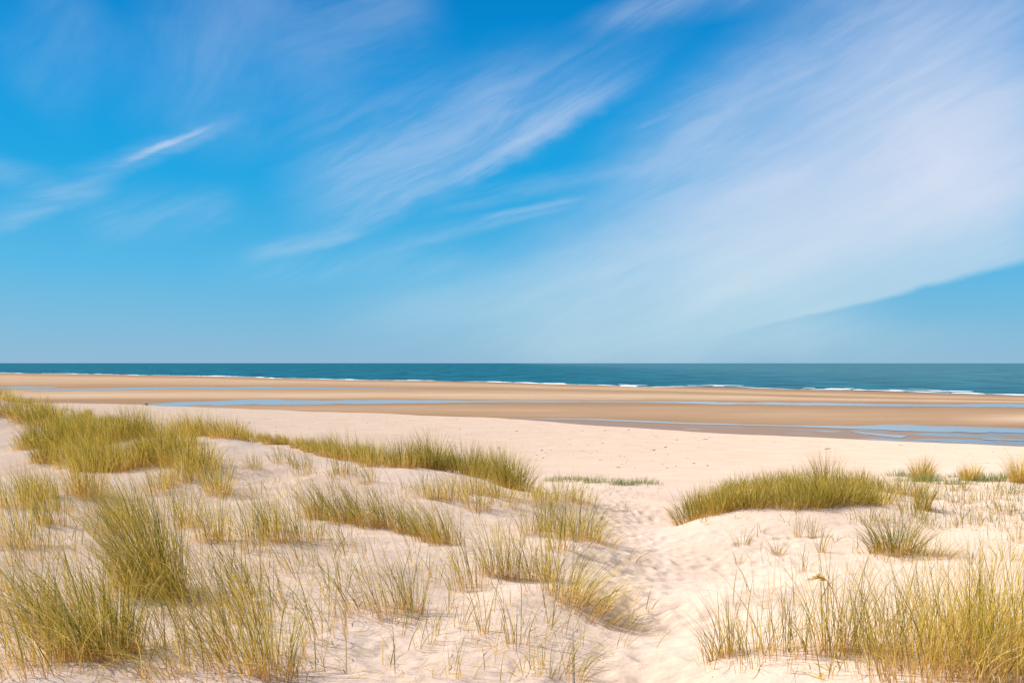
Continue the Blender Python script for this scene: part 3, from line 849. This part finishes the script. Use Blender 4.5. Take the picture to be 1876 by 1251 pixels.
# --- tufts on the far crest
T(124, 752, 0.55, 0.10, 50, (-0.1, 0), .3, .2, .7, .6, 'thin reddish tuft standing against the wet sand beyond the dune')
T(134, 754, 0.50, 0.08, 40, (-0.1, 0), .3, .2, .6, .5, 'shorter reddish tuft paired with the thin one against the wet sand')
T(162, 760, 0.75, 0.30, 220, (-0.1, 0), .4, .3, .25, .25, 'rounded dark green tussock on the crest near the reddish tufts')
T(256, 800, 0.85, 0.30, 330, (-0.15, 0), .3, .3, .42, .35, 'tall tawny tussock where the crest row begins to fall')
T(205, 862, 0.75, 0.30, 360, (-0.1, 0), .4, .5, .25, .35, 'dark shaded tussock with collapsed pale stems in the dense thicket')
T(160, 908, 0.95, 0.30, 330, (-0.15, 0), .25, .3, .55, .35, 'golden tall tussock at the lower tip of the dense thicket')


# --- rows and thickets whose tussocks look alike
def row(poly, n, label, group, h=(.6, .8), r=.22, blades=150, lean=Lf, spread=.3, curl=.35, tone=.4, dead=.3, jit=(6, 3), depth=0.0, seed=1, **kw):
    g = np.random.default_rng(seed)
    xs, ys = [p[0] for p in poly], [p[1] for p in poly]
    L = np.concatenate([[0], np.cumsum(np.hypot(np.diff(xs), np.diff(ys)))])
    for i in range(n):
        s = (i + g.uniform(0.1, 0.9)) / n * L[-1]
        px = np.interp(s, L, xs) + g.normal(0, jit[0])
        py = np.interp(s, L, ys) + g.normal(0, jit[1])
        T(px, py, g.uniform(*h), r * g.uniform(.8, 1.25), int(blades * g.uniform(.7, 1.3)), (lean[0] + g.normal(0, .06), lean[1]), spread, curl,
          tone + g.normal(0, .08), dead, label, group, extra=g.uniform(0, depth), **kw)


row([(-30, 745), (30, 738), (60, 750), (110, 765), (180, 775), (240, 785)], 16, 'brownish tussock along the high far crest of the main dune', 'far crest tussocks',
    (.55, .8), .5, 170, (-.15, 0), tone=.38, depth=5, seed=2)
row([(-20, 800), (40, 790), (120, 795), (200, 800)], 8, 'olive tussock packed on the slope just below the far crest', 'upper slope tussocks', (0.54, 0.77), 0.51, 459, (-.2, 0), depth=3, seed=3, tone=.36)
row([(50, 835), (110, 822), (180, 820), (240, 815)], 9, 'tangled olive tussock in the dense thicket on the main dune', 'thicket tussocks', (0.59, 0.85), 0.46, 513, (-.15, 0), depth=1.5, seed=4, tone=.36)
row([(70, 848), (120, 850), (175, 868), (230, 860), (290, 858), (350, 862), (385, 870)], 12, 'olive tussock along the front edge of the dense thicket', 'thicket front tussocks', (.6, .9), 0.37, 405, (-.12, 0), depth=.8, seed=5, tone=.4)
row([(270, 826), (330, 820), (390, 815), (420, 810)], 8, 'yellowish tussock lining the shaded dip behind the sand crest', 'sand crest tussocks', (.5, .75), 0.39, 340, (-.2, 0), depth=2.5, seed=6, tone=.5)
row([(420, 806), (480, 810), (540, 820), (600, 833), (640, 845)], 15, 'tawny tussock in the curving row behind the bare sand crest', 'tawny crest row', (.6, .85), 0.39, 320, (-.2, 0), depth=2.5, seed=7, tone=.50, dead=.42)
row([(640, 848), (690, 855), (740, 862), (780, 868)], 9, 'olive tussock in the middle of the long crest row', 'middle crest row', (.5, .78), 0.30, 252, (-.1, 0), depth=1.6, seed=8, tone=.38)
row([(780, 862), (830, 864), (880, 874), (920, 890), (950, 903)], 13, 'dark green tussock at the beach end of the crest row', 'beach end crest row', (.65, .9), 0.30, 306, (-.05, 0), .38, depth=1.5, seed=9, tone=.26, dead=.22)
row([(560, 955), (610, 958), (660, 965), (720, 970), (760, 985), (800, 1005), (830, 1015)], 16, 'tall clump with orange bases in the swaying row across mid slope', 'swaying mid slope row', (0.55, 0.74), 0.16, 118, (-.38, 0), .2, .4, depth=.5, seed=10, tone=.36, dead=.25)
row([(440, 850), (500, 850), (560, 870), (640, 870), (700, 880)], 7, 'thin clump on the bare sand under the crest row', 'thin clumps under the crest row', (.4, .6), 0.23, 63, (-.2, 0), .3, .3, jit=(12, 8), seed=11, tone=.36, dead=.2)
row([(760, 905), (820, 912), (870, 920), (930, 915)], 8, 'pale feathery clump on the slip face under the crest row', 'pale clumps on the slip face', (.4, .6), 0.22, 84, (-.05, 0), .3, .35, jit=(12, 8), seed=12, tone=.55, dead=.4)
row([(940, 905), (1000, 915), (1050, 915), (1075, 912)], 7, 'low straw clump on the saddle between crest row and path', 'saddle clumps', (.35, .55), 0.26, 84, (.1, 0), .4, .4, jit=(10, 5), seed=13, tone=.55, dead=.4)
row([(970, 985), (1040, 1000), (1080, 992)], 5, 'short clump along the lower edge of the bank at the path bend', 'path bend clumps', (.45, .65), 0.18, 78, (.05, 0), .4, .4, jit=(10, 6), seed=14, tone=.4)
row([(440, 1000), (480, 985), (530, 975), (560, 980)], 7, 'sparse green clump on mid slope beside the swaying row', 'sparse mid slope clumps', (.6, .8), 0.16, 65, (-.2, 0), .25, .35, jit=(12, 10), seed=15, tone=.32, dead=.25)
row([(300, 1100), (360, 1130), (430, 1110), (400, 1060), (470, 1150), (380, 1180), (300, 1170)], 10, 'long thin clump arching over the sand behind the upright rusty clump', 'arching thin clumps', (0.57, 0.76), 0.20, 45, (-.42, 0), .2, .6, jit=(14, 14), seed=16, tone=.36, dead=.25)
row([(60, 1120), (30, 1180), (110, 1150), (10, 1090)], 6, 'faint arching clump around the squat dark tussock', 'faint corner clumps', (.5, .7), 0.22, 58, (-.45, 0), .25, .7, jit=(16, 12), seed=17, tone=.4)
row([(200, 980), (260, 955), (300, 950), (180, 940), (240, 1000)], 7, 'thin clump in the gap between thicket and sideways swept tussock', 'gap clumps', (.55, .75), 0.23, 72, (-.25, 0), .25, .4, jit=(14, 10), seed=18, tone=.38)
row([(10, 930), (60, 920), (120, 925)], 6, 'golden thin clump under the dense thicket near the frame edge', 'golden edge clumps', (.55, .8), 0.23, 105, (-.2, 0), .3, .35, jit=(12, 8), seed=19, tone=.5)
row([(270, 890), (330, 895), (390, 885), (430, 905)], 7, 'loose clump fringing the lower side of the dense thicket', 'thicket fringe clumps', (.5, .75), 0.25, 128, (-.15, 0), .3, .4, jit=(12, 8), seed=20, tone=.45, dead=.4)
row([(1280, 946), (1320, 937), (1360, 931), (1420, 928), (1480, 926), (1540, 926), (1600, 928)], 16, 'green tussock packed along the scarp edge across the path', 'scarp edge tussocks', (0.36, 0.50), 0.30, 340, (-.05, -.05), .42, .5, depth=.35, seed=21, tone=.30, dead=.32)
row([(1290, 935), (1350, 925), (1440, 922), (1530, 922), (1600, 924)], 15, 'tussock at the back of the thick band on the scarp top', 'scarp band back tussocks', (0.36, 0.52), 0.37, 374, (.0, 0), .4, .4, depth=4.5, seed=22, tone=.34, dead=.35)
row([(1600, 926), (1625, 928), (1650, 915)], 4, 'thinning tussock where the scarp band fades into meadow', 'band end tussocks', (.4, .6), 0.30, 135, (.1, 0), .45, .5, depth=1.5, seed=23, tone=.42, dead=.4)
row([(1640, 878), (1670, 880), (1720, 884), (1750, 886), (1810, 884), (1850, 884)], 10, 'low bluish green tuft along the beach edge of the meadow', 'bluish beach edge tufts', (.22, .36), 0.37, 162, (0, 0), .4, .4, depth=1.5, seed=24, tone=.12, dead=.1, fresh=True)
row([(1010, 884), (1060, 880), (1110, 882), (1160, 888), (1200, 890)], 10, 'small fresh green tuft on the low beach hummock past the path mouth', 'fresh beach hummock tufts', (.18, .34), 0.39, 144, (0, 0), .45, .4, depth=1.2, seed=25, tone=.12, dead=.12, fresh=True)
row([(1640, 945), (1700, 925), (1760, 915), (1850, 900)], 9, 'thin wispy clump dotted over the sparse meadow', 'meadow clumps', (.3, .45), 0.25, 72, (0, 0), .35, .3, jit=(20, 14), seed=26, tone=.3, dead=.2)
row([(630, 828), (650, 826), (680, 826)], 3, 'distant low tuft on the beach seen over the crest row', 'distant beach tufts', (.3, .4), 0.50, 117, (0, 0), .4, .4, depth=1, seed=27, tone=.4)


# --- single blades nobody could count
def sparse(name, patches, mat, seed):
    g = np.random.default_rng(seed)
    VV, FF, AA, TN, off = [], [], [], [], 0
    for x0, x1, y0, y1, cnt, h, lean, tone in patches:
        for _ in range(cnt):
            X, Y = hit(g.uniform(x0, x1), g.uniform(y0, y1))
            V, F, al, tn = blade_arrays(g, int(g.integers(1, 5)), X, Y, .05, .05, h, lean, .5, .45, 0.0042 + 0.00021 * Y, tone, .15)
            VV.append(V)
            FF.append(F + off)
            AA.append(al)
            TN.append(tn)
            off += len(V)
    return tag(put_mesh(name, np.concatenate(VV), np.concatenate(FF), mat, None, {'along': np.concatenate(AA), 'tone': np.concatenate(TN)}), kind='stuff')


sparse('sparse_grass', [
    (0, 640, 890, 1250, 560, .60, (-.3, 0), .45), (600, 1020, 880, 1150, 220, .48, (-.15, 0), .45), (700, 1080, 1140, 1250, 70, .36, (.2, 0), .45),
    (400, 800, 840, 920, 160, .35, (-.2, 0), .4), (900, 1120, 890, 990, 90, .3, (.1, 0), .5), (1000, 1200, 1080, 1200, 50, .3, (.6, 0), .6),
    (1340, 1560, 940, 1040, 34, .3, (0, 0), .35), (1560, 1876, 990, 1060, 46, .3, (.1, 0), .45), (1640, 1876, 870, 975, 420, .27, (0, 0), .25),
    (1340, 1700, 1080, 1200, 90, .5, (.05, 0), .5), (1280, 1876, 1200, 1250, 40, .5, (.0, 0), .5), (1130, 1210, 905, 940, 20, .15, (0, 0), .4),
    (1230, 1300, 930, 965, 40, .3, (-.4, 0), .4)], GREEN, 41)
sparse('beach_sprouts', [(1000, 1215, 878, 905, 130, .15, (0, 0), .1), (1620, 1876, 872, 960, 260, .22, (0, 0), .12)], FRESH, 42)

def stick(name, pts_, rad, mat, label, cat, seed):
    """an irregular weathered piece of wood along a line of points"""
    g = np.random.default_rng(seed)
    m_, V, F = 9, [], []
    for i, (p, r) in enumerate(zip(pts_, rad)):
        a_ = Vector(pts_[min(i + 1, len(pts_) - 1)]) - Vector(pts_[max(i - 1, 0)])
        a_.normalize()
        s_ = a_.orthogonal().normalized()
        t_ = a_.cross(s_)
        for k in range(m_):
            an = 2 * math.pi * k / m_
            q = r * g.uniform(.75, 1.2)
            V.append(Vector(p) + s_ * math.cos(an) * q + t_ * math.sin(an) * q)
    for i in range(len(pts_) - 1):
        for k in range(m_):
            k1 = (k + 1) % m_
            F.append((i * m_ + k, i * m_ + k1, (i + 1) * m_ + k1, (i + 1) * m_ + k))
    F.append(tuple(range(m_))[::-1])
    F.append(tuple(range((len(pts_) - 1) * m_, len(pts_) * m_)))
    me = bpy.data.meshes.new(name)
    me.from_pydata([tuple(v) for v in V], [], F)
    me.materials.append(mat)
    o = bpy.data.objects.new(name, me)
    COL.objects.link(o)
    return tag(o, label, cat)


# --- broken straw lying about on the sand
g = np.random.default_rng(77)
V, F, off = [], [], 0
for _ in range(1100):
    px, py = (g.uniform(-20, 1130), g.uniform(880, 1250)) if g.random() < .72 else (g.uniform(1300, 1890), g.uniform(935, 1250))
    X, Y = hit(px, py)
    ln, an, w = g.uniform(.03, .16), g.uniform(0, 2 * math.pi), g.uniform(.0012, .0026) + .00008 * Y
    bend = g.normal(0, .25)
    q = np.linspace(-.5, .5, 5)
    cx_, cy_ = X + np.cos(an) * q * ln - np.sin(an) * bend * q * q * ln, Y + np.sin(an) * q * ln + np.cos(an) * bend * q * q * ln
    cz_ = ground(cx_, cy_) + .010 + g.uniform(0, .012) * (q + .5)
    sx_, sy_ = -np.sin(an) * w, np.cos(an) * w
    V += [np.stack([np.stack([cx_ - sx_, cy_ - sy_, cz_], -1), np.stack([cx_ + sx_, cy_ + sy_, cz_ + .002], -1)], 1).reshape(-1, 3)]
    i_ = np.arange(4) * 2 + off
    F.append(np.stack([i_, i_ + 1, i_ + 3, i_ + 2], -1))
    off += 10
V = np.concatenate(V)
tag(put_mesh('straw_litter', V, np.concatenate(F), STRAW, None, {'along': np.full(len(V), .5), 'tone': np.repeat(g.random(len(V) // 10), 10)}), kind='stuff')

# --- a feathery stem
X, Y = hit(1545, 1196)
z0 = float(ground(X, Y))
so = stick('grass_flower_stem', [(0, 0, 0), (-.015, 0, .2), (-.045, 0.01, .36), (-.075, .01, .43), (-.11, .01, .475), (-.155, .01, .49), (-.19, .01, .465)], [.0024] * 7, STRAW,
           'drooping dry flower stem with a feathery head above the sand lip', 'flower stem', 2)
so.location = (X, Y, z0 - .02)
g = np.random.default_rng(8)
n = 60
s = g.uniform(0, 1, n)
c0 = np.stack([-.10 - .10 * s, g.normal(0, .006, n) + .01, .465 + .03 * np.sin(s * 3) - .01 * s + g.normal(0, .006, n)], -1)
dv = np.stack([-.016 - g.random(n) * .012, g.normal(0, .006, n), g.normal(-.004, .006, n)], -1)
sd_ = np.stack([g.normal(0, .001, n), g.normal(0, .003, n), np.full(n, .0028)], -1)
V = np.stack([c0 - sd_, c0 + sd_, c0 + dv + sd_ * .3, c0 + dv - sd_ * .3], 1).reshape(-1, 3)
put_mesh('seed_head', V, np.arange(n * 4).reshape(-1, 4), STRAW, so, {'along': np.full(n * 4, .5), 'tone': np.repeat(g.random(n), 4)}, False)

# ------------------------------------------------------------------ wrack on the beach
WEED = mat_plain('dry_seaweed', (0.16, 0.11, 0.07), 0.9, 0.3, 30)
VV, FF, off = [], [], 0
g = np.random.default_rng(31)
for i in range(450):
    if i < 290:
        px, py = g.uniform(280, 1300), 0
        py = lin(px, EDGE) + g.uniform(8, 75)
    elif i < 450:
        px = g.uniform(200, 1876)
        py = lin(px, EDGE) + abs(g.normal(0, 10)) + 3
    else:
        px = g.uniform(1100, 1876)
        py = lin(px, EDGE) + g.uniform(5, 60)
    X, Y = hit(px, py)
    if Y < 24:
        continue
    z = float(ground(X, Y))
    sz = g.uniform(.015, .05) * (1.8 if g.random() < .08 else 1)
    m_ = 7
    aa = np.linspace(0, 2 * math.pi, m_, endpoint=False)
    rr = sz * g.uniform(.5, 1.3, m_)
    st = g.uniform(1, 2.6)
    ring = np.stack([X + np.cos(aa) * rr * st, Y + np.sin(aa) * rr, np.full(m_, z - .01)], -1)
    ring2 = np.stack([X + np.cos(aa) * rr * .5 * st, Y + np.sin(aa) * rr * .5, z + sz * g.uniform(.2, .55, m_)], -1)
    VV += [ring, ring2, np.array([[X, Y, z + sz * .4]])]
    q = np.arange(m_)
    q1 = (q + 1) % m_
    FF += [np.stack([q, q1, q1 + m_, q + m_], -1) + off, np.stack([q + m_, q1 + m_, np.full(m_, 2 * m_), np.full(m_, 2 * m_)], -1) + off]
    off += 2 * m_ + 1


def lumps(name, VV, FF, mat):
    me = bpy.data.meshes.new(name)
    fs = [tuple(dict.fromkeys(int(a) for a in f)) for f in np.concatenate(FF)]
    me.from_pydata([tuple(v) for v in np.concatenate(VV)], [], fs)
    me.materials.append(mat)
    o = bpy.data.objects.new(name, me)
    COL.objects.link(o)
    return o


tag(lumps('dry_seaweed', VV, FF, WEED), kind='stuff')


WOOD = mat_plain('weathered_wood', (0.15, 0.12, 0.10), 0.85, 0.3, 25)
X, Y = hit(1516, 823)
z = float(ground(X, Y))
o = stick('driftwood', [(-.28, .02, .02), (-.12, 0, .05), (.05, -.02, .06), (.2, 0, .09), (.3, .03, .07)], [.02, .035, .04, .03, .015], WOOD,
          'short dark piece of driftwood lying on the pale beach above the wet sand', 'driftwood', 3)
o.location = (X, Y, z)
o.scale = (.7, .7, .7)
dd = EYE * FPX / (742 - HZ)
o = stick('rotten_stump', [(0, 0, -.1), (.01, 0, .08), (.0, .02, .2), (.06, .0, .31)], [.22, .19, .16, .09], WOOD,
          'small dark stump standing in the tidal pool at its narrow end', 'stump', 5)
o.location = ((268 - CX) / FPX * dd, dd, 0)
print('blades', NB[0])
